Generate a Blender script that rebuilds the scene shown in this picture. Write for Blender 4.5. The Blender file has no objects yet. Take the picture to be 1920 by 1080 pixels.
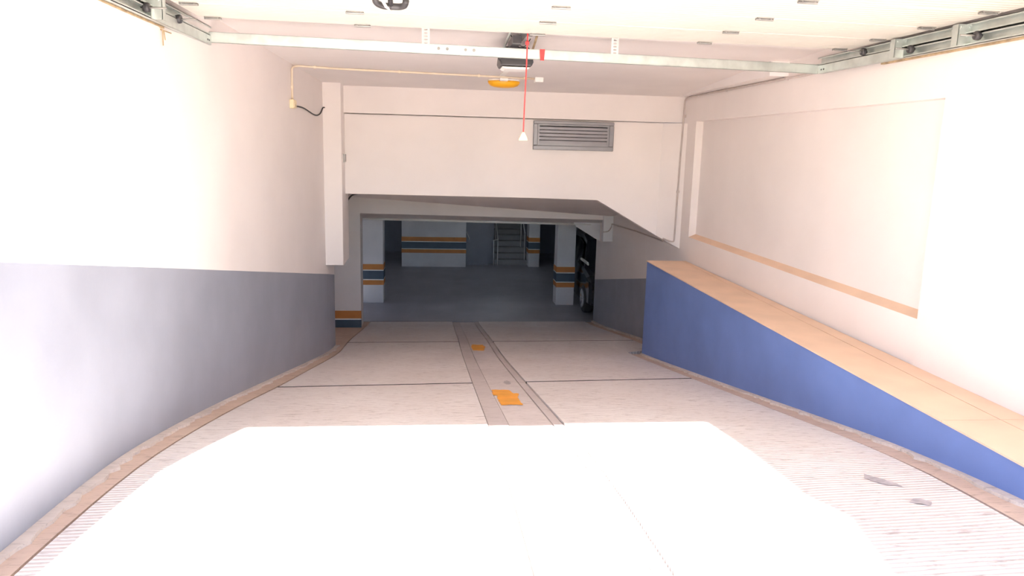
import bpy, bmesh, math, random
from mathutils import Vector, Matrix
random.seed(7)
D = bpy.data
SC = bpy.context.scene
C = SC.collection
ZUP = 1.60          # everything is laid out around eye level; raised at the end so that the street lies near z = 0

# ------------------------------------------------------------------ camera, sky, sun, exposure
PITCH, YAW, ROLL = .18507, .10504, .025968
fw = Vector((math.sin(YAW)*math.cos(PITCH), math.cos(YAW)*math.cos(PITCH), -math.sin(PITCH)))
rt = Vector((math.cos(YAW), -math.sin(YAW), 0)); up = rt.cross(fw)
cr = rt*math.cos(ROLL) + up*math.sin(ROLL); cu = -rt*math.sin(ROLL) + up*math.cos(ROLL)
cam = D.objects.new('camera', D.cameras.new('camera')); C.objects.link(cam)
cam.data.sensor_width = 36; cam.data.lens = 1400/1920*36
cam.data.clip_start = .05; cam.data.clip_end = 300
cam.matrix_world = Matrix(((cr.x, cu.x, -fw.x, 0), (cr.y, cu.y, -fw.y, 0), (cr.z, cu.z, -fw.z, 0), (0, 0, 0, 1)))
SC.camera = cam

SUN_DIR = Vector((.39, 2.45, -2.70)).normalized()
world = D.worlds.new('sky'); SC.world = world; world.use_nodes = True
wn = world.node_tree.nodes; wl = world.node_tree.links
sky = wn.new('ShaderNodeTexSky'); sky.sky_type = 'NISHITA'; sky.sun_disc = False
sky.sun_elevation = math.asin(-SUN_DIR.z); sky.sun_rotation = math.atan2(-SUN_DIR.x, -SUN_DIR.y)
sky.dust_density = .15; sky.ozone_density = 3.0
bg = wn['Background']; bg.inputs['Strength'].default_value = .235
wl.new(sky.outputs['Color'], bg.inputs['Color'])
sun = D.objects.new('sun', D.lights.new('sun', 'SUN')); C.objects.link(sun)
sun.data.energy = 14.0; sun.data.angle = math.radians(.6); sun.data.color = (1.0, .965, .91)
sun.rotation_euler = (-SUN_DIR).to_track_quat('Z', 'Y').to_euler()
sun.location = (-2, -8, 9)
vs = SC.view_settings
vs.view_transform = 'Standard'; vs.look = 'None'; vs.exposure = 1.44; vs.gamma = 1.0; vs.use_curve_mapping = False
SC.cycles.max_bounces = 12; SC.cycles.diffuse_bounces = 9; SC.cycles.sample_clamp_indirect = 0
SC.cycles.use_denoising = True

# ------------------------------------------------------------------ materials
MATS = {}
def mat(name, col, rough=.6, var=.06, scale=3.0, bump=.0, bscale=40, metal=0, spec=.5, col2=None, stretch=None):
    m = D.materials.new(name); m.use_nodes = True
    n = m.node_tree.nodes; l = m.node_tree.links; b = n['Principled BSDF']
    b.inputs['Roughness'].default_value = rough; b.inputs['Metallic'].default_value = metal
    b.inputs['Specular IOR Level'].default_value = spec
    tc = n.new('ShaderNodeTexCoord'); mp = n.new('ShaderNodeMapping'); l.new(tc.outputs['Object'], mp.inputs['Vector'])
    if stretch: mp.inputs['Scale'].default_value = stretch
    nz = n.new('ShaderNodeTexNoise'); nz.inputs['Scale'].default_value = scale; nz.inputs['Detail'].default_value = 6
    l.new(mp.outputs['Vector'], nz.inputs['Vector'])
    mix = n.new('ShaderNodeMix'); mix.data_type = 'RGBA'
    c1 = tuple(min(1, c*(1+var)) for c in col[:3]); c2 = tuple(c*(1-var) for c in col[:3]) if col2 is None else col2
    mix.inputs['A'].default_value = (*c1, 1); mix.inputs['B'].default_value = (*c2, 1)
    rmp = n.new('ShaderNodeMapRange'); rmp.inputs['From Min'].default_value = .35; rmp.inputs['From Max'].default_value = .65
    l.new(nz.outputs['Fac'], rmp.inputs['Value']); l.new(rmp.outputs['Result'], mix.inputs['Factor'])
    l.new(mix.outputs['Result'], b.inputs['Base Color'])
    if bump:
        nb = n.new('ShaderNodeTexNoise'); nb.inputs['Scale'].default_value = bscale; nb.inputs['Detail'].default_value = 4
        l.new(mp.outputs['Vector'], nb.inputs['Vector'])
        bp = n.new('ShaderNodeBump'); bp.inputs['Strength'].default_value = bump; bp.inputs['Distance'].default_value = .01
        l.new(nb.outputs['Fac'], bp.inputs['Height']); l.new(bp.outputs['Normal'], b.inputs['Normal'])
    MATS[name] = m
    return m

def concrete(name, c1, c2, c3, groove=0.0, period=.034):
    """broom-grooved concrete: ribs across the ramp, dusty scratches, darker stains"""
    m = D.materials.new(name); m.use_nodes = True
    n = m.node_tree.nodes; l = m.node_tree.links; b = n['Principled BSDF']; b.inputs['Roughness'].default_value = .85
    b.inputs['Specular IOR Level'].default_value = .25
    tc = n.new('ShaderNodeTexCoord')
    def noise(scale, stretch, detail=6, rough=.55):
        mp = n.new('ShaderNodeMapping'); mp.inputs['Scale'].default_value = stretch; l.new(tc.outputs['Object'], mp.inputs['Vector'])
        z = n.new('ShaderNodeTexNoise'); z.inputs['Scale'].default_value = scale; z.inputs['Detail'].default_value = detail
        z.inputs['Roughness'].default_value = rough
        l.new(mp.outputs['Vector'], z.inputs['Vector']); return z
    def rng(sock, a, bb):
        r = n.new('ShaderNodeMapRange'); r.inputs['From Min'].default_value = a; r.inputs['From Max'].default_value = bb
        l.new(sock, r.inputs['Value']); return r.outputs['Result']
    big = noise(1.1, (1, 1, 1)); streak = noise(6, (.7, 5, 5)); fine = noise(9, (1.2, 9, 9), 8, .7)
    mx = n.new('ShaderNodeMix'); mx.data_type = 'RGBA'; mx.inputs['A'].default_value = (*c1, 1); mx.inputs['B'].default_value = (*c2, 1)
    l.new(rng(big.outputs['Fac'], .35, .68), mx.inputs['Factor'])
    mx2 = n.new('ShaderNodeMix'); mx2.data_type = 'RGBA'; l.new(mx.outputs['Result'], mx2.inputs['A']); mx2.inputs['B'].default_value = (*c2, 1)
    l.new(rng(streak.outputs['Fac'], .45, .75), mx2.inputs['Factor'])
    mx3 = n.new('ShaderNodeMix'); mx3.data_type = 'RGBA'; l.new(mx2.outputs['Result'], mx3.inputs['A']); mx3.inputs['B'].default_value = (*c3, 1)
    l.new(rng(fine.outputs['Fac'], .55, .68), mx3.inputs['Factor'])
    scr = noise(7, (1.0, 3.4, 3.4), 5, .65)
    mx4 = n.new('ShaderNodeMix'); mx4.data_type = 'RGBA'; l.new(mx3.outputs['Result'], mx4.inputs['A']); mx4.inputs['B'].default_value = (*c3, 1)
    sm = n.new('ShaderNodeMath'); sm.operation = 'MULTIPLY'; l.new(rng(scr.outputs['Fac'], .575, .70), sm.inputs[0]); sm.inputs[1].default_value = .8
    l.new(sm.outputs[0], mx4.inputs['Factor'])
    out = mx4.outputs['Result']
    hsum = n.new('ShaderNodeMath'); hsum.operation = 'MULTIPLY_ADD'
    l.new(fine.outputs['Fac'], hsum.inputs[0]); hsum.inputs[1].default_value = .35
    if groove:
        sx = n.new('ShaderNodeSeparateXYZ'); l.new(tc.outputs['Object'], sx.inputs[0])
        w = noise(2.2, (1, 1, 1), 2)
        yy = n.new('ShaderNodeMath'); yy.operation = 'MULTIPLY_ADD'; l.new(w.outputs['Fac'], yy.inputs[0]); yy.inputs[1].default_value = .03
        l.new(sx.outputs['Y'], yy.inputs[2])
        sk = n.new('ShaderNodeMath'); sk.operation = 'MULTIPLY_ADD'; l.new(sx.outputs['X'], sk.inputs[0]); sk.inputs[1].default_value = -.06
        l.new(yy.outputs[0], sk.inputs[2])
        s1 = n.new('ShaderNodeMath'); s1.operation = 'MULTIPLY'; l.new(sk.outputs[0], s1.inputs[0]); s1.inputs[1].default_value = 2*math.pi/period
        s2 = n.new('ShaderNodeMath'); s2.operation = 'SINE'; l.new(s1.outputs[0], s2.inputs[0])
        l.new(s2.outputs[0], hsum.inputs[2])
        gcol = n.new('ShaderNodeMix'); gcol.data_type = 'RGBA'; l.new(out, gcol.inputs['A'])
        gcol.inputs['B'].default_value = (*c3, 1)
        gm = n.new('ShaderNodeMath'); gm.operation = 'MULTIPLY'; l.new(rng(s2.outputs[0], -.4, -1.0), gm.inputs[0]); gm.inputs[1].default_value = groove
        l.new(gm.outputs[0], gcol.inputs['Factor']); out = gcol.outputs['Result']
    else:
        hsum.inputs[2].default_value = 0
    l.new(out, b.inputs['Base Color'])
    bp = n.new('ShaderNodeBump'); bp.inputs['Strength'].default_value = .5; bp.inputs['Distance'].default_value = .004
    l.new(hsum.outputs[0], bp.inputs['Height']); l.new(bp.outputs['Normal'], b.inputs['Normal'])
    MATS[name] = m; return m

def ribbed_door(name, col):
    m = mat(name, col, .38, .02, 2)
    n = m.node_tree.nodes; l = m.node_tree.links; b = n['Principled BSDF']
    tc = n.new('ShaderNodeTexCoord'); sx = n.new('ShaderNodeSeparateXYZ'); l.new(tc.outputs['Object'], sx.inputs[0])
    s1 = n.new('ShaderNodeMath'); s1.operation = 'MULTIPLY'; l.new(sx.outputs['Y'], s1.inputs[0]); s1.inputs[1].default_value = 2*math.pi/.06
    s2 = n.new('ShaderNodeMath'); s2.operation = 'SINE'; l.new(s1.outputs[0], s2.inputs[0])
    bp = n.new('ShaderNodeBump'); bp.inputs['Strength'].default_value = .35; bp.inputs['Distance'].default_value = .003
    l.new(s2.outputs[0], bp.inputs['Height']); l.new(bp.outputs['Normal'], b.inputs['Normal'])
    return m

CREAM = mat('cream_wall_paint', (.83, .77, .74), .62, .025, 1.3, .10, 60)
BLUE = mat('blue_grey_wall_paint', (.315, .33, .385), .42, .06, 2.0, .06, 45)
LEDGEBLUE = mat('blue_ledge_paint', (.145, .225, .51), .50, .06, 2.0, .08, 45)
CEIL = mat('ceiling_paint', (.85, .80, .775), .7, .025, 1.5, .08, 50)
TAN = mat('tan_ledge_top', (.80, .565, .40), .6, .05, 3.0, .1, 50)
SLAB = concrete('grooved_concrete', (.83, .785, .765), (.75, .685, .66), (.42, .355, .335), .60)
SMOOTH = concrete('smooth_concrete', (.62, .56, .545), (.54, .475, .465), (.38, .325, .32))
SMOOTHM = concrete('worn_concrete', (.70, .635, .62), (.62, .555, .54), (.42, .36, .35))
GUTTER = concrete('gutter_mortar', (.68, .53, .44), (.57, .425, .345), (.38, .28, .225))
MORTAR = concrete('pale_mortar', (.74, .66, .60), (.58, .50, .45), (.42, .36, .33))
BED = mat('joint_bed', (.07, .06, .055), .95, .1, 8)
STREET = concrete('street_concrete', (.60, .54, .49), (.52, .46, .42), (.40, .35, .32))
BASEFLOOR = mat('basement_floor', (.36, .35, .375), .45, .08, 1.2)
BASEWALL = mat('basement_wall', (.30, .30, .34), .7, .06, 1.0)
WHITEWALL = mat('basement_white', (.72, .70, .70), .6, .05, 1.5)
ORANGE = mat('orange_stripe', (.60, .235, .055), .5, .08, 4)
DARKBLUE = mat('stripe_blue', (.075, .105, .14), .5, .08, 4)
WHITE = mat('white_line', (.85, .82, .78), .5, .04, 6)
GALV = mat('galvanised_steel', (.62, .66, .63), .42, .10, 9, .03, 60, .75)
GALVDARK = mat('dull_steel', (.34, .33, .31), .5, .15, 9, .03, 60, .7)
RUST = mat('rusty_steel', (.48, .36, .22), .7, .25, 14, .1, 60, .35)
DOOR = ribbed_door('white_door_panel', (.74, .71, .63))
RUBBER = mat('black_rubber', (.035, .033, .032), .6, .1, 10)
BLACKPL = mat('black_plastic', (.05, .047, .05), .35, .1, 8)
WHITEPL = mat('white_plastic', (.86, .84, .80), .4, .03, 8)
IVORY = mat('ivory_plastic', (.83, .70, .46), .45, .05, 8)
AMBER = mat('amber_diffuser', (.95, .46, .015), .35, .05, 6)
RED = mat('red_cord', (.82, .06, .06), .5, .08, 20)
CONDUIT = mat('ivory_conduit', (.80, .68, .52), .5, .06, 8)
GREYCON = mat('grey_conduit', (.50, .43, .40), .5, .08, 8)
ALU = mat('grey_aluminium', (.27, .26, .275), .38, .05, 6, .02, 60, .35)
ALUD = mat('dark_vent_inside', (.05, .045, .05), .8, .05, 6)
PAINTO = mat('orange_floor_paint', (.92, .40, .05), .7, .10, 7, .2, 80)
STAIN = mat('oil_stain', (.44, .40, .41), .7, .2, 20)
CARPAINT = mat('black_car_paint', (.012, .013, .018), .18, .05, 3)
GLASS = mat('car_glass', (.01, .012, .015), .05, .02, 3)
CHROME = mat('chrome', (.75, .76, .76), .15, .04, 6, 0, 40, 1.0)
LAMP = mat('car_lamp', (.78, .80, .72), .12, .1, 30)
STEP = mat('stair_step', (.30, .285, .285), .6, .08, 3)
FACADE = mat('facade_render', (.70, .66, .60), .8, .05, 1.0, .1, 40)

# ------------------------------------------------------------------ mesh helpers
def obj(name, verts, faces, m, parent=None, midx=None, smooth=False):
    me = D.meshes.new(name); me.from_pydata([tuple(v) for v in verts], [], faces)
    for k in (m if isinstance(m, (list, tuple)) else [m]): me.materials.append(k)
    if midx:
        for p, i in zip(me.polygons, midx): p.material_index = i
    bm = bmesh.new(); bm.from_mesh(me); bmesh.ops.recalc_face_normals(bm, faces=bm.faces); bm.to_mesh(me); bm.free()
    if smooth:
        for p in me.polygons: p.use_smooth = True
    o = D.objects.new(name, me); C.objects.link(o)
    if parent: o.parent = parent
    return o
def empty(name, loc=(0, 0, 0), parent=None):
    o = D.objects.new(name, None); C.objects.link(o); o.empty_display_size = .2
    o.location = loc
    if parent: o.parent = parent
    return o
def tag(o, label=None, cat=None, group=None, kind=None):
    if label: o['label'] = label
    if cat: o['category'] = cat
    if group: o['group'] = group
    if kind: o['kind'] = kind
    return o
class MB:
    def __init__(s, org=(0, 0, 0)): s.v = []; s.f = []; s.mi = []; s.o = Vector(org)
    def add(s, vs, fs, mi=0):
        b = len(s.v); s.v += [Vector(v) - s.o for v in vs]; s.f += [tuple(i+b for i in f) for f in fs]; s.mi += [mi]*len(fs); return s
    def box(s, x0, x1, y0, y1, z0, z1, mi=0):
        return s.add([(x0,y0,z0),(x1,y0,z0),(x1,y1,z0),(x0,y1,z0),(x0,y0,z1),(x1,y0,z1),(x1,y1,z1),(x0,y1,z1)],
            [(0,3,2,1),(4,5,6,7),(0,1,5,4),(1,2,6,5),(2,3,7,6),(3,0,4,7)], mi)
    def hexa(s, p, mi=0):   # 8 points: bottom 4, top 4
        return s.add(p, [(0,3,2,1),(4,5,6,7),(0,1,5,4),(1,2,6,5),(2,3,7,6),(3,0,4,7)], mi)
    def prism(s, poly, axis, a, b, mi=0):
        """poly: list of 2-D points, extruded along axis between a and b"""
        def P(u, v, w):
            return {'x': (w, u, v), 'y': (u, w, v), 'z': (u, v, w)}[axis]
        n = len(poly)
        vs = [P(u, v, a) for u, v in poly] + [P(u, v, b) for u, v in poly]
        fs = [tuple(range(n)), tuple(range(2*n-1, n-1, -1))] + [(i, (i+1) % n, n+(i+1) % n, n+i) for i in range(n)]
        return s.add(vs, fs, mi)
    def tube(s, pts, r, seg=8, mi=0, caps=True):
        pts = [Vector(p) for p in pts]; n = len(pts); vs = []; prev = None
        for i, p in enumerate(pts):
            t = (pts[min(i+1, n-1)] - pts[max(i-1, 0)]).normalized()
            a = prev if prev is not None else (Vector((0, 0, 1)) if abs(t.z) < .9 else Vector((1, 0, 0)))
            a = (a - t*a.dot(t)).normalized(); bb = t.cross(a); prev = a
            rr = r[i] if isinstance(r, (list, tuple)) else r
            vs += [p + (a*math.cos(2*math.pi*k/seg) + bb*math.sin(2*math.pi*k/seg))*rr for k in range(seg)]
        fs = [(i*seg+k, i*seg+(k+1) % seg, (i+1)*seg+(k+1) % seg, (i+1)*seg+k) for i in range(n-1) for k in range(seg)]
        if caps: fs += [tuple(range(seg-1, -1, -1)), tuple((n-1)*seg+k for k in range(seg))]
        return s.add(vs, fs, mi)
    def lathe(s, prof, c, axis='z', seg=24, sx=1, sy=1, mi=0):
        vs = []; c = Vector(c)
        for r, h in prof:
            for k in range(seg):
                a = 2*math.pi*k/seg; u, w = r*math.cos(a)*sx, r*math.sin(a)*sy
                vs.append(c + Vector({'z': (u, w, h), 'x': (h, u, w), 'y': (u, h, w)}[axis]))
        n = len(prof)
        fs = [(i*seg+k, i*seg+(k+1) % seg, (i+1)*seg+(k+1) % seg, (i+1)*seg+k) for i in range(n-1) for k in range(seg)]
        fs += [tuple(range(seg)), tuple((n-1)*seg+k for k in range(seg))]
        return s.add(vs, fs, mi)
    def build(s, name, m, parent=None, smooth=False):
        o = obj(name, s.v, s.f, m, parent, s.mi if isinstance(m, (list, tuple)) else None, smooth)
        if not parent: o.location = s.o
        else: o.location = s.o - parent.location
        return o
def bevel(o, w=.006, seg=2):
    md = o.modifiers.new('bevel', 'BEVEL'); md.width = w; md.segments = seg; md.limit_method = 'ANGLE'; md.angle_limit = math.radians(40)
    return o
def smooth_path(pts, n=8):
    """Catmull-Rom through pts"""
    P = [Vector(p) for p in pts]; out = []
    for i in range(len(P)-1):
        p0, p1, p2, p3 = P[max(i-1, 0)], P[i], P[i+1], P[min(i+2, len(P)-1)]
        for k in range(n):
            t = k/n
            out.append(.5*((2*p1) + (p2-p0)*t + (2*p0-5*p1+4*p2-p3)*t*t + (3*p1-p0-3*p2+p3)*t**3))
    return out + [P[-1]]
def interp(tab, y):
    if y <= tab[0][0]: return tab[0][1]
    for (a, b), (c, d) in zip(tab, tab[1:]):
        if y <= c: return b + (d-b)*(y-a)/(c-a)
    return tab[-1][1]
def densify(tab, step=.25):
    pts = smooth_path([(a, b, 0) for a, b in tab], 10)
    return [(p.x, p.y) for p in pts]

# ------------------------------------------------------------------ measured profiles (eye-level frame)
RAMP = densify([(-2, -1.50), (.4, -1.50), (2, -1.575), (3.2, -1.675), (4.15, -1.795), (5.03, -1.945), (6.19, -2.155), (7.65, -2.417),
        (9.97, -2.82), (11.86, -3.10), (14, -3.45), (15.4, -3.665), (16.4, -3.75), (18, -3.76)])
LEFT = densify([(1.2, -1.66), (2.9, -1.715), (4.4, -1.79), (6, -1.77), (8, -1.645), (10.2, -1.485), (11.08, -1.475)])
def zf(y): return interp(RAMP, y)
def xl(y): return interp(LEFT, y)
def zc(y): return .77 + .045*(10.6-y)        # garage ceiling, rising slightly towards the street
def zdado(y): return interp([(1.5, -.21), (3.05, -.484), (5.0, -.822), (11.08, -1.90)], y)
XR, ZLEDGE = 3.5, -1.486
ZB, ZBC = -3.76, -1.53                          # basement floor and ceiling

# ------------------------------------------------------------------ floor: ramp slabs, strip, gutters
floor = empty('floor'); tag(floor, kind='structure')
def strip(name, x0, x1, y0, y1, m, dz=0, th=.06, step=.3, nx=1, parent=floor, jit=0):
    """a slab that follows the ramp; x0/x1/y0/y1 may be functions"""
    fx0 = x0 if callable(x0) else (lambda y: x0); fx1 = x1 if callable(x1) else (lambda y: x1)
    fy0 = y0 if callable(y0) else (lambda x: y0); fy1 = y1 if callable(y1) else (lambda x: y1)
    yb0, yb1 = fy0(0), fy1(0); n = max(1, int((yb1-yb0)/step)); vs = []; fs = []
    for j in range(n+1):
        t = j/n; yn = yb0 + (yb1-yb0)*t; xa, xb = fx0(yn), fx1(yn)
        for i in range(nx+1):
            x = xa + (xb-xa)*i/nx; y = fy0(x) + (fy1(x)-fy0(x))*t
            xx = x + (random.uniform(-jit, jit) if jit and i == nx else 0)
            vs.append((xx, y, zf(y)+dz)); vs.append((xx, y, zf(y)+dz-th))
    W = (nx+1)*2
    for j in range(n):
        for i in range(nx):
            a = j*W+i*2; b = a+2; c = a+W; d = c+2
            fs += [(a, b, d, c), (a+1, c+1, d+1, b+1)]
        a = j*W; c = a+W; fs.append((a, c, c+1, a+1))
        a = j*W+nx*2; c = a+W; fs.append((a, a+1, c+1, c))
    for i in range(nx):
        a = i*2; fs.append((a, a+1, a+3, a+2)); a = n*W+i*2; fs.append((a, a+2, a+3, a+1))
    return obj(name, vs, fs, m, parent)
J = [(lambda x: 2.95+.08*x), (lambda x: 7.22+.105*x), (lambda x: 11.57+.064*x), (lambda x: 15.75+.02*x)]
def gl(y): return xl(min(y, 11.05)) + interp([(3, .13), (4.5, .17), (7.3, .20), (12, .12)], y)
def gr(y): return interp([(2, 2.66), (3.6, 2.755), (10.05, 2.79), (10.3, 3.30), (17, 3.30)], y)
GAP = .011; JG = .034
cuts = [lambda x: .4] + J[1:]
strip('joint_bed', lambda y: -2.05 if y > 11.1 else xl(y)-.05, lambda y: 3.55 if y > 10 else 2.98, .4, 18, BED, -.07, .2)
for k in range(len(cuts)-1):
    a, b = cuts[k], cuts[k+1]
    ya = (lambda x, a=a: a(x)+JG); yb = (lambda x, b=b: b(x)-JG)
    strip('concrete_slab', lambda y: gl(y)+GAP, .385, ya, yb, SLAB, 0, .085)
    strip('concrete_slab', .945, lambda y: gr(y)-GAP, ya, yb, SLAB, 0, .085)
for jf in J[1:]:
    for a, b in ((lambda y: gl(y)+.004, .386), (.944, lambda y: gr(y)-.004)):
        strip('joint_filler', a, b, (lambda x, jf=jf: jf(x)-JG-.004), (lambda x, jf=jf: jf(x)+JG+.004), BED, -.002, .05)
strip('drain_strip', .395, .540, .4, 15.73, SMOOTH, -.012, .05)
strip('drain_strip', .546, .862, .4, 15.73, SMOOTHM, -.018, .05)
strip('drain_strip', .868, .936, .4, 15.73, SMOOTH, -.012, .05)
strip('gutter_strip', lambda y: xl(y)-.02, lambda y: gl(y)-GAP, .4, 11.08, GUTTER, -.006, .05)
strip('gutter_strip', lambda y: -2.1, lambda y: gl(y)-GAP, 11.08, 15.73, GUTTER, -.006, .05)
strip('gutter_strip', lambda y: gr(y)+GAP, 2.96, .4, 10.03, GUTTER, -.006, .05)
strip('gutter_strip', lambda y: gr(y)+GAP, 3.53, 10.35, 15.73, GUTTER, -.006, .05)
# crumbled mortar left along the foot of the walls
strip('mortar_fillet', lambda y: xl(y)-.01, lambda y: xl(y)+.055, .5, 11.06, MORTAR, .012, .03, .07, 1, floor, .022)
strip('mortar_fillet', lambda y: 2.952, lambda y: 2.885, .5, 10.0, MORTAR, .012, .03, .07, 1, floor, .022)
strip('mortar_fillet', lambda y: 3.51, lambda y: 3.44, 10.1, 15.85, MORTAR, .012, .03, .09, 1, floor, .02)
# flat paint and stains on the ramp
def decal(name, outline, m, dz):
    pts = []
    for i, (a, b) in enumerate(zip(outline, outline[1:]+outline[:1])):
        n = max(1, int(math.dist(a, b)/.025))
        for k in range(n):
            t = k/n; pts.append((a[0]+(b[0]-a[0])*t+random.uniform(-.009, .009), a[1]+(b[1]-a[1])*t+random.uniform(-.02, .02)))
    cx = sum(p[0] for p in pts)/len(pts); cy = sum(p[1] for p in pts)/len(pts)
    vs = [(cx, cy, zf(cy)+dz)]
    for r in (.5, 1):
        vs += [(cx+(x-cx)*r, cy+(y-cy)*r, zf(cy+(y-cy)*r)+dz) for x, y in pts]
    n = len(pts)
    fs = [(0, 1+i, 1+(i+1) % n) for i in range(n)] + [(1+i, 1+n+i, 1+n+(i+1) % n, 1+(i+1) % n) for i in range(n)]
    return obj(name, vs, fs, m, floor)
tag(decal('paint_mark', [(.562, 6.0), (.76, 6.0), (.745, 6.35), (.79, 6.62), (.735, 6.64), (.725, 6.86), (.545, 6.87), (.55, 6.72), (.45, 6.68), (.45, 6.61), (.575, 6.6), (.57, 6.4)], PAINTO, -.0145), 'bright orange arrow-like paint mark')
tag(decal('paint_mark', [(.565, 10.6), (.725, 10.58), (.77, 11.0), (.755, 11.28), (.585, 11.3), (.56, 11.0)], PAINTO, -.0145), 'small faded orange paint mark')
decal('oil_stain', [(2.33, 3.60), (2.38, 3.66), (2.45, 3.53), (2.46, 3.44), (2.40, 3.47), (2.36, 3.52)], STAIN, .003)
decal('oil_stain', [(2.36, 3.24), (2.43, 3.27), (2.47, 3.21), (2.41, 3.18)], STAIN, .003)
decal('oil_stain', [(.70, 7.35), (.76, 7.55), (.80, 7.4), (.76, 7.2)], STAIN, -.0145)
# street and basement ground
MB().box(-14, 14, -22, .4, -1.62, -1.497).build('street_paving', STREET, floor)
strip('basement_apron', -2.12, 3.56, 15.76, 18, BASEFLOOR, 0, .1)
MB().box(-13, 14, 18, 33, ZB-.15, ZB).box(-13, -2.1, 14.9, 18, ZB-.15, ZB).box(3.55, 14, 15.9, 18, ZB-.15, ZB).build('basement_slab', BASEFLOOR, floor)

# ------------------------------------------------------------------ left wall (cream over blue-grey, boundary follows the ramp)
def wall_left():
    ys = [2.5 + i*(11.08-2.5)/40 for i in range(41)]
    vs = []; fs = []; mi = []
    for y in ys:
        x = xl(y)
        vs += [(x, y, zf(y)-.25), (x, y, zdado(y)), (x+.002, y, zdado(y)+.002), (x+.002, y, 1.35), (-2.25, y, 1.35), (-2.25, y, -4.0)]
    for j in range(40):
        a = j*6; b = a+6
        for q, m in ((0, 1), (1, 0), (2, 0), (3, 0), (4, 0)):
            fs.append((a+q, b+q, b+q+1, a+q+1)); mi.append(m)
        fs.append((a+5, b+5, b, a)); mi.append(1)
    fs.append(tuple(range(6))); mi.append(0); e = 40*6
    fs.append((e, e+5, e+4, e+1)); mi.append(0); fs.append((e+1, e+4, e+3, e+2)); mi.append(0)
    o = obj('wall_left', vs, fs, [CREAM, BLUE], None, mi)
    return tag(o, kind='structure')
wall_left()
m = MB(); m.box(-2.35, -2.12, 11.08, 14.5, -4.0, -.3)
tag(m.build('wall_left_lower', CREAM), kind='structure')
# hanging square pillar in the corner
m = MB((-1.36, 10.6, -1.635)); m.box(-1.52, -1.243, 10.28, 10.98, -1.635, 1.0)
tag(bevel(m.build('trim_1', CREAM), .008), kind='structure')
# unseen street side wall left of the gate, shaped to edge the sun patch
m = MB(); m.prism([(-3, -.46), (2.72, -.46), (2.72, -1.8), (-3, -1.7)], 'x', -2.0, -1.655)
tag(m.build('wall_street', FACADE), kind='structure')

# ------------------------------------------------------------------ right wall with its long recess
def wall_right():
    m = MB()
    def q(y0, z0, y1, z1, x=XR, mi=0): m.add([(x, y0, z0), (x, y1, z0), (x, y1, z1), (x, y0, z1)], [(0, 1, 2, 3)], mi)
    ya, yb, za, zb, xb, zi = 4.965, 10.02, -1.149, .418, 3.60, -1.108
    q(ya, zb, yb, 1.35); q(ya, -2.2, yb, za); q(yb, zb, 11.2, 1.35); q(yb, za, 11.2, zb)
    m.add([(XR, ya, za), (XR, yb, za), (xb, yb, zi), (xb, ya, zi)], [(0, 1, 2, 3)], 2)
    m.add([(XR, ya, zb), (XR, yb, zb), (xb, yb, zb), (xb, ya, zb)], [(0, 1, 2, 3)])
    m.add([(XR, ya, za), (XR, ya, zb), (xb, ya, zb), (xb, ya, za)], [(0, 1, 2, 3)])
    m.add([(XR, yb, za), (XR, yb, zb), (xb, yb, zb), (xb, yb, za)], [(0, 1, 2, 3)])
    q(ya, zi, yb, zb, xb)
    # lower continuation down the ramp, painted blue-grey below the sloping line
    zd = lambda y: -2.038-.181*(y-11.755)
    ye = 15.9
    m.add([(XR, yb, za), (XR, 11.2, za), (XR, ye, za), (XR, ye, zd(ye)), (XR, yb, zd(yb))], [(0, 1, 2, 3, 4)])
    m.add([(XR, yb, zd(yb)), (XR, ye, zd(ye)), (XR, ye, -4.0), (XR, yb, -4.0)], [(0, 1, 2, 3)], 1)
    m.add([(XR, ye, za), (3.9, ye, za), (3.9, ye, -4), (XR, ye, -4)], [(0, 1, 2, 3)])
    m.add([(XR, 11.2, 1.35), (XR, 11.2, za), (XR, ye, za), (XR, ye, 1.35)], [(0, 1, 2, 3)])
    # pilaster nearest the street, a touch proud of the rest
    m.box(3.486, 3.9, 2.5, ya, -2.2, 1.35)
    m.add([(3.9, ya, -4), (3.9, ye, -4), (3.9, ye, 1.35), (3.9, ya, 1.35)], [(0, 1, 2, 3)])
    m.add([(XR, ya, 1.35), (XR, ye, 1.35), (3.9, ye, 1.35), (3.9, ya, 1.35)], [(0, 1, 2, 3)])
    return tag(m.build('wall_right', [CREAM, BLUE, TAN]), kind='structure')
wall_right()

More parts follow.
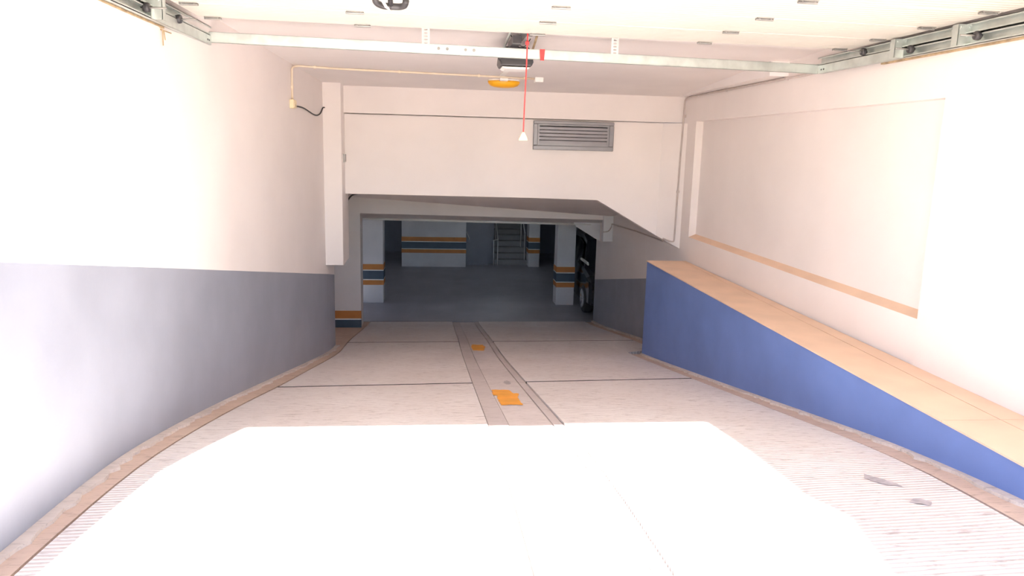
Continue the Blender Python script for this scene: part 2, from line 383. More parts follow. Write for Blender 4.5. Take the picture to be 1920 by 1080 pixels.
# ------------------------------------------------------------------ raised ledge along the right wall
lg = empty('raised_ledge', (3.2, 6, ZLEDGE-.3)); tag(lg, 'long level ledge with tan top and blue painted side along the right wall', 'ledge')
m = MB(lg.location)
n = 32; ys = [.4+i*9.62/n for i in range(n+1)]; vs = []
for y in ys: vs += [(2.935, y, zf(y)-.15), (2.935, y, ZLEDGE-.012), (3.484, y, ZLEDGE-.012), (3.484, y, zf(y)-.15)]
fs = [(4*j+k, 4*j+4+k, 4*j+4+(k+1) % 4, 4*j+(k+1) % 4) for j in range(n) for k in range(4)] + [(0, 1, 2, 3), (4*n, 4*n+3, 4*n+2, 4*n+1)]
m.add(vs, fs); m.build('blue_side', LEDGEBLUE, lg)
for y0, y1 in ((.4, 3.835), (3.84, 10.022)):
    m = MB(lg.location); m.hexa([(2.925, y0, ZLEDGE-.012), (3.29+.008*(y0-3.7), y0, ZLEDGE-.012), (3.29+.022*(y1-3.7), y1, ZLEDGE-.012), (2.925, y1, ZLEDGE-.012),
        (2.925, y0, ZLEDGE), (3.29+.008*(y0-3.7), y0, ZLEDGE), (3.29+.022*(y1-3.7), y1, ZLEDGE), (2.925, y1, ZLEDGE)]); m.build('top_slab', TAN, lg)
    m = MB(lg.location); m.hexa([(3.296+.008*(y0-3.7), y0, ZLEDGE-.012), (3.484, y0, ZLEDGE-.012), (3.484, y1, ZLEDGE-.012), (3.296+.022*(y1-3.7), y1, ZLEDGE-.012),
        (3.296+.008*(y0-3.7), y0, ZLEDGE), (3.484, y0, ZLEDGE), (3.484, y1, ZLEDGE), (3.296+.022*(y1-3.7), y1, ZLEDGE)]); m.build('top_slab', TAN, lg)

# ------------------------------------------------------------------ ceiling, header wall, facade
m = MB(); m.hexa([(-2.25, 2.9, zc(2.9)), (3.9, 2.9, zc(2.9)), (3.9, 11.0, zc(11.0)), (-2.25, 11.0, zc(11.0)), (-2.25, 2.9, 1.5), (3.9, 2.9, 1.5), (3.9, 11, 1.5), (-2.25, 11, 1.5)])
tag(m.build('ceiling', CEIL), kind='structure')
m = MB(); m.hexa([(3.30, 7.4, .772), (3.5, 7.4, .772), (3.5, 10.58, .772), (3.41, 10.58, .772), (3.30, 7.4, 1.0), (3.5, 7.4, 1.0), (3.5, 10.58, .9), (3.41, 10.58, .9)])
tag(m.build('trim_2', CEIL), kind='structure')
def header():
    m = MB()
    m.box(-1.5, 3.5, 10.56, 11.0, .416, 1.2); m.box(-1.5, 3.5, 10.72, 10.98, .37, .43)                                   # beam, slightly proud
    zb = lambda x: -.685-.004*x
    hx0, hx1, hz0, hz1 = 1.362, 2.510, -.010, .390
    yf, yk = 10.635, 11.0
    # face with the vent opening
    P = [(-1.5, 0.403), (hx0, 0.403), (hx1, 0.403), (3.225, 0.403), (3.225, hz1), (3.225, hz0), (3.225, -1.205), (2.325, -.705), (hx1, -.705-.0), (hx0, zb(hx0)), (-1.5, zb(-1.5)), (-1.5, hz0), (-1.5, hz1),
         (hx0, hz0), (hx1, hz0), (hx1, hz1), (hx0, hz1)]
    P[8] = (2.32, -.702)
    fr = [(0, 1, 16, 12), (12, 16, 13, 11), (11, 13, 9, 10), (1, 2, 15, 16), (13, 14, 7, 8, 9), (2, 3, 4, 15), (15, 4, 5, 14), (14, 5, 6, 7)]
    fr[4] = (13, 14, 7, 9)
    m.add([(x, yf, z) for x, z in P], fr)
    m.add([(x, yk, z) for x, z in P], fr)
    # underside: flat, then the slanted edge
    for a, b in ((10, 9), (9, 7), (7, 6)):
        (x0, z0), (x1, z1) = P[a], P[b]; m.add([(x0, yf, z0), (x1, yf, z1), (x1, yk, z1), (x0, yk, z0)], [(0, 1, 2, 3)])
    # hole reveals
    for a, b in ((13, 14), (14, 15), (15, 16), (16, 13)):
        (x0, z0), (x1, z1) = P[a], P[b]; m.add([(x0, yf, z0), (x1, yf, z1), (x1, yk, z1), (x0, yk, z0)], [(0, 1, 2, 3)])
    # splayed return at the right
    m.add([(3.225, yf, 0.403), (3.5, 10.37, 0.403), (3.5, 10.37, -1.36), (3.225, yf, -1.205)], [(0, 1, 2, 3)])
    m.add([(3.225, yf, -1.205), (3.5, 10.37, -1.36), (3.5, yk, -1.36), (3.225, yk, -1.205)], [(0, 1, 2, 3)])
    return tag(m.build('wall_front', CREAM), kind='structure')
header()
m = MB(); m.box(-14, 14, 2.62, 2.9, .74, 7).box(-14, -1.78, 2.62, 2.9, -1.7, .74).box(3.49, 14, 2.62, 2.9, -1.7, .74)
tag(m.build('wall_facade', FACADE), kind='structure')
# unseen slab added over the street, outline shaped to shade the drive's right side
poly = [(1.37, 2.61), (1.36, 1.20), (1.29, .10), (1.26, -.45), (1.34, -.72), (1.22, -1.17), (1.12, -1.55), (1.02, -4.5), (7.5, -4.5), (7.5, 2.61)]
m = MB(); m.prism(poly, 'z', 2.5, 2.66)
tag(m.build('trim_shade_slab', FACADE), kind='structure')

# ------------------------------------------------------------------ lower ramp: soffit, beam, jamb, haunch
m = MB(); m.add([(-2.3, 10.98, -.685), (3.5, 10.98, -.70), (3.5, 14.5, -1.275), (-2.3, 14.5, -.90), (-2.3, 10.98, -.3), (3.5, 10.98, -.3), (3.5, 14.5, -.3), (-2.3, 14.5, -.3)],
    [(0, 1, 2, 3), (4, 5, 6, 7), (0, 1, 5, 4), (1, 2, 6, 5), (2, 3, 7, 6), (3, 0, 4, 7)])
tag(m.build('ceiling_ramp', CREAM), kind='structure')
m = MB(); m.hexa([(-2.3, 14.5, -1.285), (3.5, 14.5, -1.35), (3.5, 15.72, -1.535), (-2.3, 15.72, -1.485), (-2.3, 14.5, -.2), (3.5, 14.5, -.2), (3.5, 15.72, -.2), (-2.3, 15.72, -.2)])
tag(m.build('trim_beam', CREAM), kind='structure')
m = MB((3.38, 14.6, -1.77)); m.box(3.305, 3.499, 14.44, 14.62, -1.772, -1.0)
tag(bevel(m.build('trim_3', WHITEWALL), .006), kind='structure')
m = MB(); m.prism([(2.92, -1.5), (3.5, -1.5), (3.5, -1.90), (3.40, -1.85), (2.98, -1.60)], 'y', 15.6, 15.74)
tag(m.build('trim_4', WHITEWALL), kind='structure')
wj = empty('wall_jamb', (-1.7, 14.6, -3.6)); tag(wj, kind='structure')
m = MB(wj.location); m.hexa([(-2.3, 14.47, -4), (-1.425, 14.47, -4), (-1.50, 15.7, -4), (-2.3, 15.7, -4), (-2.3, 14.47, -.85), (-1.425, 14.47, -.85), (-1.50, 15.7, -.85), (-2.3, 15.7, -.85)]); m.build('face', CREAM, wj)
m = MB(wj.location); m.box(-2.2, -1.423, 14.464, 14.49, -3.349, -3.196); m.build('orange_band', ORANGE, wj)
m = MB(wj.location); m.box(-2.2, -1.423, 14.464, 14.49, -3.375, -3.352); m.build('white_band', WHITE, wj)
m = MB(wj.location); m.box(-2.2, -1.423, 14.464, 14.49, -3.9, -3.378); m.build('blue_band', DARKBLUE, wj)

# ------------------------------------------------------------------ basement shell
m = MB(); m.box(-13, 14, 15.72, 33, ZBC, ZBC+.2); tag(m.build('ceiling_basement', WHITEWALL), kind='structure')
m = MB(); m.box(-13, 1.93, 27, 27.2, -4, -1.3).box(3.02, 14, 27, 27.2, -4, -1.3).box(1.93, 3.02, 29.5, 29.7, -4, -1.3).box(1.73, 1.93, 24.4, 29.5, -4, -1.3).box(3.02, 3.2, 24.4, 29.5, -4, -1.3)
tag(m.build('wall_basement', BASEWALL), kind='structure')
m = MB(); m.box(-13.2, -13, 14.9, 33, -4, -1.3); tag(m.build('wall_basement_left', BASEWALL), kind='structure')
m = MB(); m.box(14, 14.2, 14.9, 33, -4, -1.3); tag(m.build('wall_basement_right', BASEWALL), kind='structure')
m = MB(); m.box(-13, -2.3, 14.9, 15.1, -4, -1.3).box(3.9, 14, 15.7, 15.9, -4, -1.3); tag(m.build('wall_basement_near', BASEWALL), kind='structure')

BANDS = [('orange_band', ORANGE, -2.945, -2.81), ('white_band', WHITE, -2.969, -2.945), ('blue_band', DARKBLUE, -3.175, -2.969), ('white_band', WHITE, -3.199, -3.175), ('orange_band', ORANGE, -3.315, -3.199)]
def striped(name, label, cat, x0, x1, y0, y1, group=None):
    e = empty(name, ((x0+x1)/2, (y0+y1)/2, ZB)); tag(e, label, cat, group)
    m = MB(e.location); m.box(x0, x1, y0, y1, ZB, ZBC); bevel(m.build('shaft', WHITEWALL, e), .012)
    for nm, mt, z0, z1 in BANDS:
        m = MB(e.location); m.box(x0-.004, x1+.004, y0-.004, y1+.004, z0, z1); m.build(nm, mt, e)
    return e
striped('concrete_column', 'pale square column with orange and blue bands beside the parked black car', 'column', 2.955, 3.40, 17.75, 18.2)
striped('concrete_column', 'dim square column with orange and blue bands behind the left wall end', 'column', -1.75, -1.225, 17.9, 18.4)
striped('striped_wall', 'wide pale wall section with orange and blue bands at the far end of the basement', 'wall section', -1.04, .98, 23.5, 23.8)
striped('striped_wall', 'narrow pale wall section with orange and blue bands right of the stairs', 'wall section', 3.0, 3.36, 23.68, 24.2)
# stairs at the far end
st = empty('staircase', (2.47, 24, ZB)); tag(st, 'dim flight of steps rising at the far end of the basement', 'stairs')
for i in range(9):
    m = MB(st.location); m.box(1.94, 3.01, 24.05+i*.28, 24.05+(i+1)*.28+.03, ZB if i == 0 else ZB+i*.17-.03, ZB+(i+1)*.17); m.build('step', STEP, st)
def rail(pts, posts, r=.018):
    m = MB(st.location); m.tube(pts, r, 8); h = m.build('handrail', WHITEPL, st, True)
    for p in posts:
        m = MB(st.location); m.tube([p[0], p[1]], .014, 8); o = m.build('baluster', WHITEPL, h, True); o.location = (0, 0, 0)
rail([(1.87, 24.0, -2.96), (2.03, 24.0, -2.92), (2.03, 26.0, -1.75)], [((1.90, 24, ZB), (1.90, 24, -2.955)), ((2.03, 24, ZB), (2.03, 24, -2.92)), ((2.03, 25, ZB+.6), (2.03, 25, -2.35))])
rail([(2.92, 24.1, -2.72), (2.92, 26.0, -1.75)], [((2.92, 24.12, ZB+.17), (2.92, 24.12, -2.72)), ((2.87, 24.8, ZB+.5), (2.87, 24.8, -1.6))])
m = MB((1.06, 24, -2.93)); m.tube([(1.01, 24, -2.68), (1.10, 24.0, -2.90), (1.10, 24, -2.95)], .014, 8)
tag(m.build('wall_rod', WHITEPL, None, True), 'thin pale rod on the dark wall right of the wide striped wall section', 'rod')
m = MB(); m.box(1.0, 1.73, 24.02, 24.4, ZB, ZBC); tag(m.build('wall_stair', BASEWALL), kind='structure')

# unseen fill tubes added to brighten the basement, hidden behind the far beam
FILL_GLOW = mat('fill_glow', (.9, .95, 1.0), .4, .0, 3)
FILL_GLOW.node_tree.nodes['Principled BSDF'].inputs['Emission Color'].default_value = (.80, .90, 1.0, 1)
FILL_GLOW.node_tree.nodes['Principled BSDF'].inputs['Emission Strength'].default_value = 7.5
for x, y, where in ((-4.5, 17.6, 'left of the ramp foot'), (1.0, 17.2, 'straight behind the far beam'), (5.0, 17.4, 'above the parked black car'), (-3.5, 22.5, 'left of the wide striped wall section'), (2.0, 22.0, 'before the staircase')):
    e = empty('fill_tube', (x, y, ZBC)); tag(e, 'unseen fill tube added on the basement ceiling '+where, 'lamp', 'added fill tubes on the basement ceiling')
    m = MB(e.location); m.box(x-.65, x+.65, y-.05, y+.05, ZBC-.05, ZBC-.001); m.build('housing', WHITEPL, e)
    m = MB(e.location); m.tube([(x-.6, y, ZBC-.068), (x+.6, y, ZBC-.068)], .016, 10); m.build('tube', FILL_GLOW, e)

# ------------------------------------------------------------------ parked car (nose towards the ramp, mostly behind the wall end)
def car():
    X0, W, Y0, L = 3.475, 1.80, 16.15, 4.45
    e = empty('parked_car', (X0+W/2, Y0+L/2, ZB)); tag(e, 'black parked car half hidden behind the right wall at the ramp foot', 'car')
    prof = [(0, .32), (0, .62), (.06, .82), (.35, .95), (1.05, 1.04), (1.75, 1.62), (2.3, 1.72), (3.4, 1.70), (4.15, 1.45), (4.38, 1.0), (4.45, .7), (4.45, .34), (3.9, .25), (.5, .25)]
    secs = [(0, .90), (.05, .97), (.14, 1.0), (W-.14, 1.0), (W-.05, .97), (W, .90)]
    m = MB(e.location); vs = []; n = len(prof)
    for dx, k in secs:
        for y, z in prof:
            tuck = max(0, z-1.0)*.32
            xx = X0 + (dx + tuck*(1-2*dx/W))
            vs.append((xx, Y0+L/2+(y-L/2)*k, ZB+.2+(z-.2)*(k if z > .9 else 1)))
    fs = [(s*n+i, s*n+(i+1) % n, (s+1)*n+(i+1) % n, (s+1)*n+i) for s in range(len(secs)-1) for i in range(n)]
    fs += [tuple(range(n)), tuple((len(secs)-1)*n+i for i in range(n))]
    m.add(vs, fs); bevel(m.build('body', CARPAINT, e), .03, 2)
    for s, xs in ((-1, X0-.006), (1, X0+W+.006)):
        m = MB(e.location); t = lambda z: s*-1*(z-1.0)*.30
        P = [(1.25, 1.06), (1.80, 1.52), (2.4, 1.60), (3.3, 1.58), (3.75, 1.45), (3.9, 1.10)]
        m.add([(xs+t(z)+s*.004, Y0+y, ZB+z) for y, z in P]+[(xs+t(z)-s*.02, Y0+y, ZB+z) for y, z in P],
              [tuple(range(6)), tuple(range(11, 5, -1))]+[(i, (i+1) % 6, 6+(i+1) % 6, 6+i) for i in range(6)])
        m.build('side_window', GLASS, e)
    m = MB(e.location); m.hexa([(X0-.028, Y0+.35, ZB+1.18), (X0+.02, Y0+.35, ZB+1.18), (X0+.02, Y0+1.25, ZB+1.18), (X0-.028, Y0+1.25, ZB+1.18),
                                (X0-.028, Y0+.42, ZB+1.255), (X0+.02, Y0+.42, ZB+1.255), (X0+.02, Y0+1.18, ZB+1.255), (X0-.028, Y0+1.18, ZB+1.255)])
    tag(bevel(m.build('lamp', LAMP, e), .02), 'pale reflective lamp strip')
    m = MB(e.location); m.box(X0+.1, X0+W-.1, Y0-.02, Y0+.1, ZB+.45, ZB+.62); m.build('grille', CHROME, e)
    for wy in (.82, 3.6):
        for s, wx in ((-1, X0+.10), (1, X0+W-.10)):
            m = MB(e.location); m.lathe([(.20, -.11), (.30, -.115), (.335, -.08), (.335, .08), (.30, .115), (.20, .11)], (wx, Y0+wy, ZB+.335), 'x', 24)
            w = m.build('wheel', RUBBER, e, True)
            m = MB((wx, Y0+wy, ZB+.335)); xo = s*.118
            for k in range(5):
                a = k*2*math.pi/5+.3; ca, sa = math.cos(a), math.sin(a)
                m.tube([(wx+xo, Y0+wy+.03*ca, ZB+.335+.03*sa), (wx+xo, Y0+wy+.21*ca, ZB+.335+.21*sa)], [.028, .02], 6)
            m.lathe([(.195, -.012), (.225, -.012), (.225, .012), (.195, .012)], (wx+xo, Y0+wy, ZB+.335), 'x', 24)
            r = obj('rim', [v + m.o - e.location for v in m.v], m.f, CHROME, w)
car()

# ------------------------------------------------------------------ vent in the header wall
v = empty('louvre_vent', (1.936, 10.60, -.01)); tag(v, 'grey metal louvre vent in the wall above the ramp opening', 'vent')
def tilt(x): return .012*(x-1.936)
for (x0, x1, z0, z1, nm) in ((1.362, 2.51, .345, .390, 'frame_rail'), (1.362, 2.51, -.010, .05, 'frame_rail'), (1.362, 1.425, .05, .345, 'frame_stile'), (2.447, 2.51, .05, .345, 'frame_stile')):
    m = MB(v.location); m.box(x0, x1, 10.585, 10.68, z0, z1); bevel(m.build(nm, ALU, v), .008)
for (x0, x1, z0, z1) in ((1.425, 2.447, .325, .345), (1.425, 2.447, .05, .085), (1.425, 1.45, .085, .325), (2.42, 2.447, .085, .325)):
    m = MB(v.location); m.box(x0, x1, 10.612, 10.69, z0, z1); m.build('inner_frame', ALU, v)
m = MB(v.location); m.box(1.40, 2.47, 10.82, 10.84, 0, .38); m.build('backing', ALUD, v)
for k in range(5):
    z = .104+k*.047
    m = MB(v.location); m.prism([(10.618, z-.020), (10.614, z+.012), (10.618, z+.018), (10.68, z+.046), (10.68, z+.036), (10.626, z+.008), (10.628, z-.020)], 'x', 1.45, 2.42)
    m.build('slat', ALU, v)

# ------------------------------------------------------------------ overhead sectional door, open under the ceiling
dr = empty('door_1', (.83, 4.6, .86)); tag(dr, 'white overhead sectional door parked open below the ceiling', 'garage door', kind='structure')
DZ = lambda y: .872 + .004*(6.0-y)
seams = [6.02, 5.45, 4.88, 4.30, 3.725, 3.16]
skew = lambda x: .055*(x-1.3)                        # the door hangs a little askew
for k in range(5):
    y1, y0 = seams[k]-.007, seams[k+1]+.007
    vs = []
    for dz in (0, .04):
        vs += [(-1.70, y0+skew(-1.70), DZ(y0)+dz), (3.40, y0+skew(3.40), DZ(y0)+dz), (3.40, y1+skew(3.40), DZ(y1)+dz), (-1.70, y1+skew(-1.70), DZ(y1)+dz)]
    m = MB(dr.location); m.hexa(vs); bevel(m.build('panel', DOOR, dr), .005)
for k in range(1, 5):
    y = seams[k]; m = MB(dr.location); z = DZ(y)
    m.hexa([(-1.70, y-.012+skew(-1.70), z+.010), (3.40, y-.012+skew(3.40), z+.010), (3.40, y+.012+skew(3.40), z+.010), (-1.70, y+.012+skew(-1.70), z+.010),
            (-1.70, y-.012+skew(-1.70), z+.03), (3.40, y-.012+skew(3.40), z+.03), (3.40, y+.012+skew(3.40), z+.03), (-1.70, y+.012+skew(-1.70), z+.03)]); m.build('panel_seal', RUBBER, dr)
hx = (-1.60, -.545, .775, 2.13, 3.30)
for k in range(5):
    ys = seams[k]
    for x in hx:
        y = ys + skew(x)-(.03 if k == 0 else 0); z = DZ(ys)
        m = MB(dr.location)
        m.box(x-.055, x+.055, y-.028, y-.006, z-.006, z).box(x-.045, x+.045, y+.006, y+.028, z-.006, z)
        m.tube([(x-.06, y, z-.010), (x+.06, y, z-.010)], .008, 8)
        for sx in (-.038, .038): m.lathe([(.006, -.011), (.006, 0)], (x+sx, y-.017, z), 'z', 8)
        m.build('hinge', GALVDARK, dr)
# pull handle on the door
hd = empty('handle', (-.26-.83, 4.6-4.6, .80-.86), dr)
off = Vector((.83, 4.6, .86)) + hd.location
def hpart(nm, mb, mt):
    o = obj(nm, [p - off for p in mb.v], mb.f, mt, hd, None, True); return o
m = MB(); m.tube(smooth_path([(-.35, 4.555, .83), (-.345, 4.59, .805), (-.31, 4.625, .795), (-.265, 4.635, .795)], 5), .019, 10); hpart('grip', m, BLACKPL)
m = MB(); m.tube(smooth_path([(-.265, 4.635, .795), (-.215, 4.635, .795), (-.185, 4.61, .80), (-.175, 4.575, .82)], 5), .019, 10); hpart('grip', m, BLACKPL)
m = MB(); m.tube([(-.265, 4.635, .795), (-.265, 4.50, .875)], .015, 8); hpart('stem', m, BLACKPL)
m = MB(); m.tube([(-.345, 4.44, .87), (-.29, 4.60, .785), (-.265, 4.66, .78)], .009, 6); hpart('strap', m, WHITEPL)

# ------------------------------------------------------------------ tracks with rollers and brackets
def track(label, xw, s, yend, br_y, ro_y, ys=2.92):
    """s = +1: wall on the right. Two stacked C-channels along the wall."""
    t = empty('door_track', (xw, 5.0, .72)); tag(t, label, 'door track', 'galvanised tracks of the overhead door')
    x = lambda d: xw - s*d                            # d: distance from the wall
    def chan(z0, z1, y0, y1, mt, nm, d0=.035, d1=.075):
        m = MB(t.location)
        for (a, b, c, dd) in ((d0, d0+.004, z0, z1), (d0, d1, z0, z0+.004), (d0, d1, z1-.004, z1), (d1-.004, d1, z0, z0+.013), (d1-.004, d1, z1-.013, z1)):
            m.box(min(x(a), x(b)), max(x(a), x(b)), y0, y1, c, dd)
        return m.build(nm, mt, t)
    chan(.727, .795, ys, yend-.0, GALV, 'lower_channel')
    chan(.800, .868, ys, yend+.03, GALV, 'upper_channel')
    m = MB(t.location); m.box(min(x(.008), x(.034)), max(x(.008), x(.034)), ys, yend-.9, .715, .735); m.build('wall_angle', RUST, t)
    # closed face near the inner end of the lower channel
    m = MB(t.location); m.box(min(x(.076), x(.08)), max(x(.076), x(.08)), yend-1.25, yend, .727, .797)
    for q in (.06, .10): m.lathe([(.007, -.004), (.007, .004)], (x(.08), yend-q, .757), 'x', 8, mi=1)
    m.build('end_plate', [GALV, BLACKPL], t)
    for y in br_y:
        m = MB(t.location); m.box(min(x(.02), x(.135)), max(x(.02), x(.135)), y, y+.004, .728, .862)
        m.box(min(x(.128), x(.132)), max(x(.128), x(.132)), y, y+.06, .728, .862)
        for a in (.05, .11): m.lathe([(.007, -.006), (.007, 0)], (x(a), y, .845), 'y', 8)
        m.build('bracket', GALV, t)
    for y, z in ro_y:
        m = MB(t.location); m.lathe([(.012, -.018), (.025, -.018), (.029, -.008), (.029, .008), (.025, .018), (.012, .018)], (x(.085), y, z), 'x', 16)
        r = m.build('roller', BLACKPL, t, True)
        m = MB(); m.tube([(x(.05), y, z), (x(.20), y, z)], .006, 8)
        obj('axle', [p - t.location for p in m.v], m.f, GALVDARK, r, None, True)
    return t
track('galvanised steel door track along the cream left wall', -1.818, -1, 6.26, (5.05,), ((4.92, .775), (5.50, .80)), 3.3)
track('galvanised steel door track along the right wall above the recess', 3.49, 1, 6.64, (5.42, 4.74), ((5.30, .775), (4.62, .775), (5.92, .83)))
m = MB((-1.79, 5.3, .62)); m.tube([(-1.775, 5.24, .712), (-1.772, 5.29, .70), (-1.772, 5.285, .60)], .004, 6); m.tube([(-1.772, 5.31, .70), (-1.772, 5.33, .64)], .004, 6); m.tube([(-1.785, 5.29, .70), (-1.772, 5.45, .70)], .004, 6)
tag(m.build('loose_wire', RUST), 'short rusty bent wire hanging below the left door track', 'wire')

# cross rail joining the inner ends of the tracks
cw = empty('cross_rail', (.85, 6.6, .76)); tag(cw, 'long pale steel rail crossing below the ceiling between both door tracks', 'rail')
def ry(x): return 6.26 + (x+1.76)/(3.41+1.76)*.38
def rz(x): return .748 + (x+1.76)/(3.41+1.76)*-.022
def railseg(x0, x1, nm):
    m = MB(cw.location)
    for a, b, c, d in ((0, .004, 0, .080), (0, .035, .076, .080), (0, .035, 0, .004)):
        m.hexa([(x0, ry(x0)+a, rz(x0)+c), (x1, ry(x1)+a, rz(x1)+c), (x1, ry(x1)+b, rz(x1)+c), (x0, ry(x0)+b, rz(x0)+c),
                (x0, ry(x0)+a, rz(x0)+d), (x1, ry(x1)+a, rz(x1)+d), (x1, ry(x1)+b, rz(x1)+d), (x0, ry(x0)+b, rz(x0)+d)])
    return m.build(nm, GALV, cw)
railseg(-1.752, .19, 'rail_half'); railseg(.193, 3.408, 'rail_half')
for x in (.02, .09, .24, .31):
    m = MB(cw.location); m.lathe([(.012, -.010), (.012, 0)], (x, ry(x), rz(x)+.045), 'y', 10); m.build('bolt', GALVDARK, cw)
for x in (-.085, 1.51):                             # perforated hanger straps up to the ceiling
    yb, zb = ry(x)-.004, rz(x)+.07; zt = zc(yb)+.004; m = MB(cw.location); w = .032
    nh = 6; h = (zt-zb)/nh; y2 = yb-.003
    m.box(x-w, x-.013, y2, yb, zb, zt).box(x+.013, x+w, y2, yb, zb, zt)
    for k in range(nh+1): m.box(x-.013, x+.013, y2, yb, zb+k*h-.007, min(zt, zb+k*h+.007))
    m.box(x-w, x+w, yb-.05, yb, zt-.006, zt)
    m.build('hanger_strap', GALVDARK if False else GALV, cw)

# ------------------------------------------------------------------ door opener with release cord
op = empty('door_opener', (.70, 6.75, .80)); tag(op, 'black garage door opener motor behind the steel cross rail', 'door opener')
m = MB(op.location); m.prism([(.565, .705), (.83, .705), (.845, .74), (.83, .83), (.80, .865), (.60, .865), (.56, .83), (.55, .74)], 'y', 6.70, 7.05); bevel(m.build('housing', BLACKPL, op), .012)
m = MB(op.location); m.prism([(.57, .70), (.82, .70), (.80, .682), (.60, .682)], 'y', 6.72, 7.0); bevel(m.build('light_cover', WHITEPL, op), .008)
m = MB(op.location); m.box(.70, .745, 3.3, 6.75, .918, .945); m.build('drive_rail', GALVDARK, op)
m = MB(op.location); m.box(.67, .78, 6.06, 6.30, .895, .92); bevel(m.build('trolley', BLACKPL, op), .008)
for a, b, mt in (((.60, 6.25, .93), (.58, 6.68, .85), GALV), ((.82, 6.25, .93), (.83, 6.68, .84), RUST), ((.74, 6.25, .90), (.73, 6.04, .875), GALVDARK)):
    m = MB(op.location); m.tube([a, b], .010, 6); m.build('strut', mt, op)
m = MB(op.location); m.box(.62, .69, 6.30, 6.72, .84, .90); m.build('belt_cover', BLACKPL, op)
m = MB(op.location); m.tube(smooth_path([(.56, 6.72, .84), (.535, 6.70, .80), (.545, 6.69, .75), (.57, 6.70, .72)], 5), .005, 6); m.tube(smooth_path([(.60, 6.4, .93), (.66, 6.5, .88), (.75, 6.66, .86), (.80, 6.6, .92)], 5), .004, 6); m.build('wiring', RUBBER, op)
rc = empty('release_cord', (.69, 6.1, .06)); tag(rc, 'thin red cord with a cream pull handle hanging below the door opener', 'pull cord')
m = MB(rc.location); m.tube(smooth_path([(.715, 6.1, .890), (.712, 6.1, .6), (.706, 6.1, .35), (.702, 6.1, .125)], 6), .0055, 6); m.lathe([(.005, .017), (.015, .006), (.015, -.012), (.005, -.023)], (.714, 6.1, .82), 'z', 10); m.build('cord', RED, rc)
m = MB(rc.location); m.prism([(.693, .13), (.711, .13), (.738, .076), (.738, .062), (.666, .062), (.666, .076)], 'y', 6.088, 6.112); bevel(m.build('pull_handle', IVORY, rc), .005)
m = MB((.89, 6.43, .76)); m.hexa([(.868, 6.435, .728), (.898, 6.435, .728), (.898, 6.445, .728), (.868, 6.445, .728), (.862, 6.435, .818), (.904, 6.435, .818), (.904, 6.445, .818), (.862, 6.445, .818)])
tag(m.build('red_tag', RED), 'small red tag hanging on the steel cross rail beside the opener', 'tag')

# ------------------------------------------------------------------ ceiling lamp and its conduit
lp = empty('ceiling_lamp', (.83, 9.45, zc(9.45))); tag(lp, 'oval amber bulkhead lamp mounted on the ceiling', 'lamp')
z = zc(9.45)
m = MB(lp.location); m.lathe([(.15, 0), (.155, -.012), (.15, -.024)], (.83, 9.45, z+.004), 'z', 32, 1.25, .75); m.build('base', WHITEPL, lp, True)
m = MB(lp.location); m.lathe([(.152, -.02), (.150, -.045), (.13, -.075), (.095, -.092), (.045, -.10), (.001, -.101)], (.83, 9.45, z+.004), 'z', 32, 1.30, .78); m.build('diffuser', AMBER, lp, True)
m = MB(lp.location); m.box(.76, .86, 9.20, 9.30, z-.03, z+.01); bevel(m.build('terminal_box', WHITEPL, lp), .006)
cr_ = empty('lamp_conduit', (-.3, 8.95, .8)); tag(cr_, 'thin ivory conduit crossing the ceiling from the left wall to the lamp', 'conduit')
cz = lambda y: zc(y)-.014
xw = xl(8.7)+.016
pts = [(xw, 8.70, .46), (xw, 8.72, .78)] + smooth_path([(xw, 8.73, .80), (xw+.015, 8.78, .825), (xw+.06, 8.80, .836)], 4) + [(-1.07, 8.92, cz(8.92)), (-.45, 8.98, cz(8.98)), (.54, 9.08, cz(9.08)), (1.18, 9.17, cz(9.17))]
m = MB(cr_.location); m.tube(pts, .0115, 8); m.build('pipe', CONDUIT, cr_, True)
for p in ((xw, 8.71, .60), (-1.35, 8.85, cz(8.85)), (-.42, 8.99, cz(8.99)), (.50, 9.08, cz(9.08)), (1.05, 9.15, cz(9.15))):
    m = MB(cr_.location); m.box(p[0]-.012, p[0]+.012, p[1]-.018, p[1]+.018, p[2]-.015, p[2]+.015); m.build('clip', CONDUIT, cr_)
jb = empty('junction_box', (-1.59, 8.69, .42)); tag(jb, 'ivory junction box on the left wall below the conduit bend', 'junction box')
xj = xl(8.69)
m = MB(jb.location); m.box(xj-.002, xj+.045, 8.62, 8.76, .37, .465); bevel(m.build('box', IVORY, jb), .006)
m = MB(jb.location); m.box(xj+.046, xj+.052, 8.63, 8.75, .38, .455); m.lathe([(.010, 0), (.010, .004)], (xj+.052, 8.69, .418), 'x', 8); m.build('lid', IVORY, jb)
jb2 = MB((1.22, 9.17, zc(9.17))); jb2.box(1.17, 1.275, 9.10, 9.24, zc(9.17)-.055, zc(9.17)+.004)
tag(bevel(jb2.build('junction_box', WHITEPL), .01), 'white junction box on the ceiling right of the amber lamp', 'junction box')
m = MB((-1.5, 9.5, .4)); m.tube(smooth_path([(xl(8.76)+.02, 8.76, .40), (xl(9.2)+.012, 9.2, .40), (xl(9.75)+.012, 9.75, .345), (xl(10.05)+.012, 10.05, .37), (xl(10.24)+.012, 10.24, .455), (-1.45, 10.268, .46)], 6), .008, 6)
tag(m.build('black_cable', RUBBER, None, True), 'thin dark cable drooping from the ivory junction box to the hanging pillar', 'cable')
m = MB((1.3, 9.2, zc(9.2))); m.box(.74, .80, 8.45, 9.05, zc(9.05)-.012, zc(8.45)+.004)
tag(m.build('cable_trunking', WHITEPL), 'short pale trunking on the ceiling between the lamp and the opener', 'trunking')
sw = empty('wall_switch', (-1.243, 10.5, -.2)); tag(sw, 'small dark double switch on the side of the hanging pillar', 'switch')
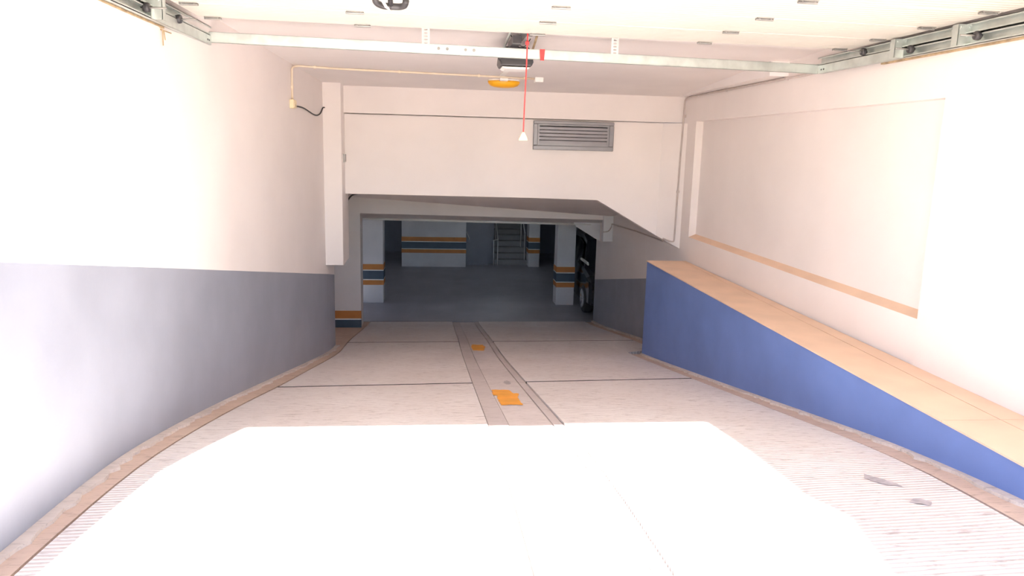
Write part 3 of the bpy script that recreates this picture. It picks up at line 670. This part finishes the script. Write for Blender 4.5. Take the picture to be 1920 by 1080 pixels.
for y in (10.42, 10.60):
    m = MB(sw.location); m.lathe([(.045, 0), (.05, .008), (.04, .012)], (-1.243, y, -.19), 'x', 16, .8, 1.3); o = m.build('plate', WHITEPL, sw)
    m = MB(sw.location); m.box(-1.232, -1.226, y-.018, y+.018, -.24, -.14); m.build('rocker', BLACKPL, sw)

# ------------------------------------------------------------------ conduit along the right wall, and the one on the far beam
rcv = empty('wall_conduit', (3.47, 9, .7)); tag(rcv, 'thin grey conduit running under the ceiling and down the right corner to the slanted edge', 'conduit')
pts = [(3.478, 6.66, .752), (3.478, 8.5, .754), (3.478, 10.30, .757)] + smooth_path([(3.47, 10.36, .75), (3.455, 10.40, .72), (3.45, 10.405, .68)], 4) + [(3.44, 10.41, 0), (3.43, 10.42, -1.2)] + smooth_path([(3.43, 10.42, -1.24), (3.42, 10.43, -1.265), (3.38, 10.47, -1.265)], 4) + [(3.30, 10.54, -1.235)]
m = MB(rcv.location); m.tube(pts, .012, 8); m.build('pipe', GREYCON, rcv, True)
m = MB(rcv.location); m.tube([(3.30, 10.54, -1.25), (3.44, 11.0, -1.33), (3.47, 12.6, -1.36), (3.47, 14.43, -1.42)] + smooth_path([(3.46, 14.42, -1.48), (3.40, 14.41, -1.56), (3.30, 14.42, -1.58)], 4), .012, 8); m.build('pipe', GREYCON, rcv, True)
for p in ((3.46, 10.408, .5), (3.435, 10.415, -.55), (3.478, 7.4, .753), (3.478, 9.0, .755)):
    m = MB(rcv.location); m.box(p[0]-.015, p[0]+.02, p[1]-.015, p[1]+.015, p[2]-.015, p[2]+.015); m.build('clip', GREYCON, rcv)
bc = MB((1, 15.73, -1.52)); bc.tube([(-1.485, 15.62, -1.506), (1, 15.62, -1.531), (3.30, 15.62, -1.553)], .024, 10)
tag(bc.build('beam_conduit', WHITEPL, None, True), 'straight white pipe along the lower edge of the far beam', 'pipe')
m = MB((-1.3, 11.2, -.72)); m.tube(smooth_path([(-1.26, 11.05, -.80), (-1.20, 11.2, -.73), (-1.05, 11.3, -.72)], 5), .012, 8)
tag(m.build('black_cable', RUBBER, None, True), 'short black cable under the header wall at the foot of the left corner', 'cable')

# ------------------------------------------------------------------ raise the whole layout so that the street lies near z = 0
for o in SC.objects:
    if o.parent is None:
        if o == cam: o.matrix_world = Matrix.Translation((0, 0, ZUP)) @ o.matrix_world
        else: o.location.z += ZUP
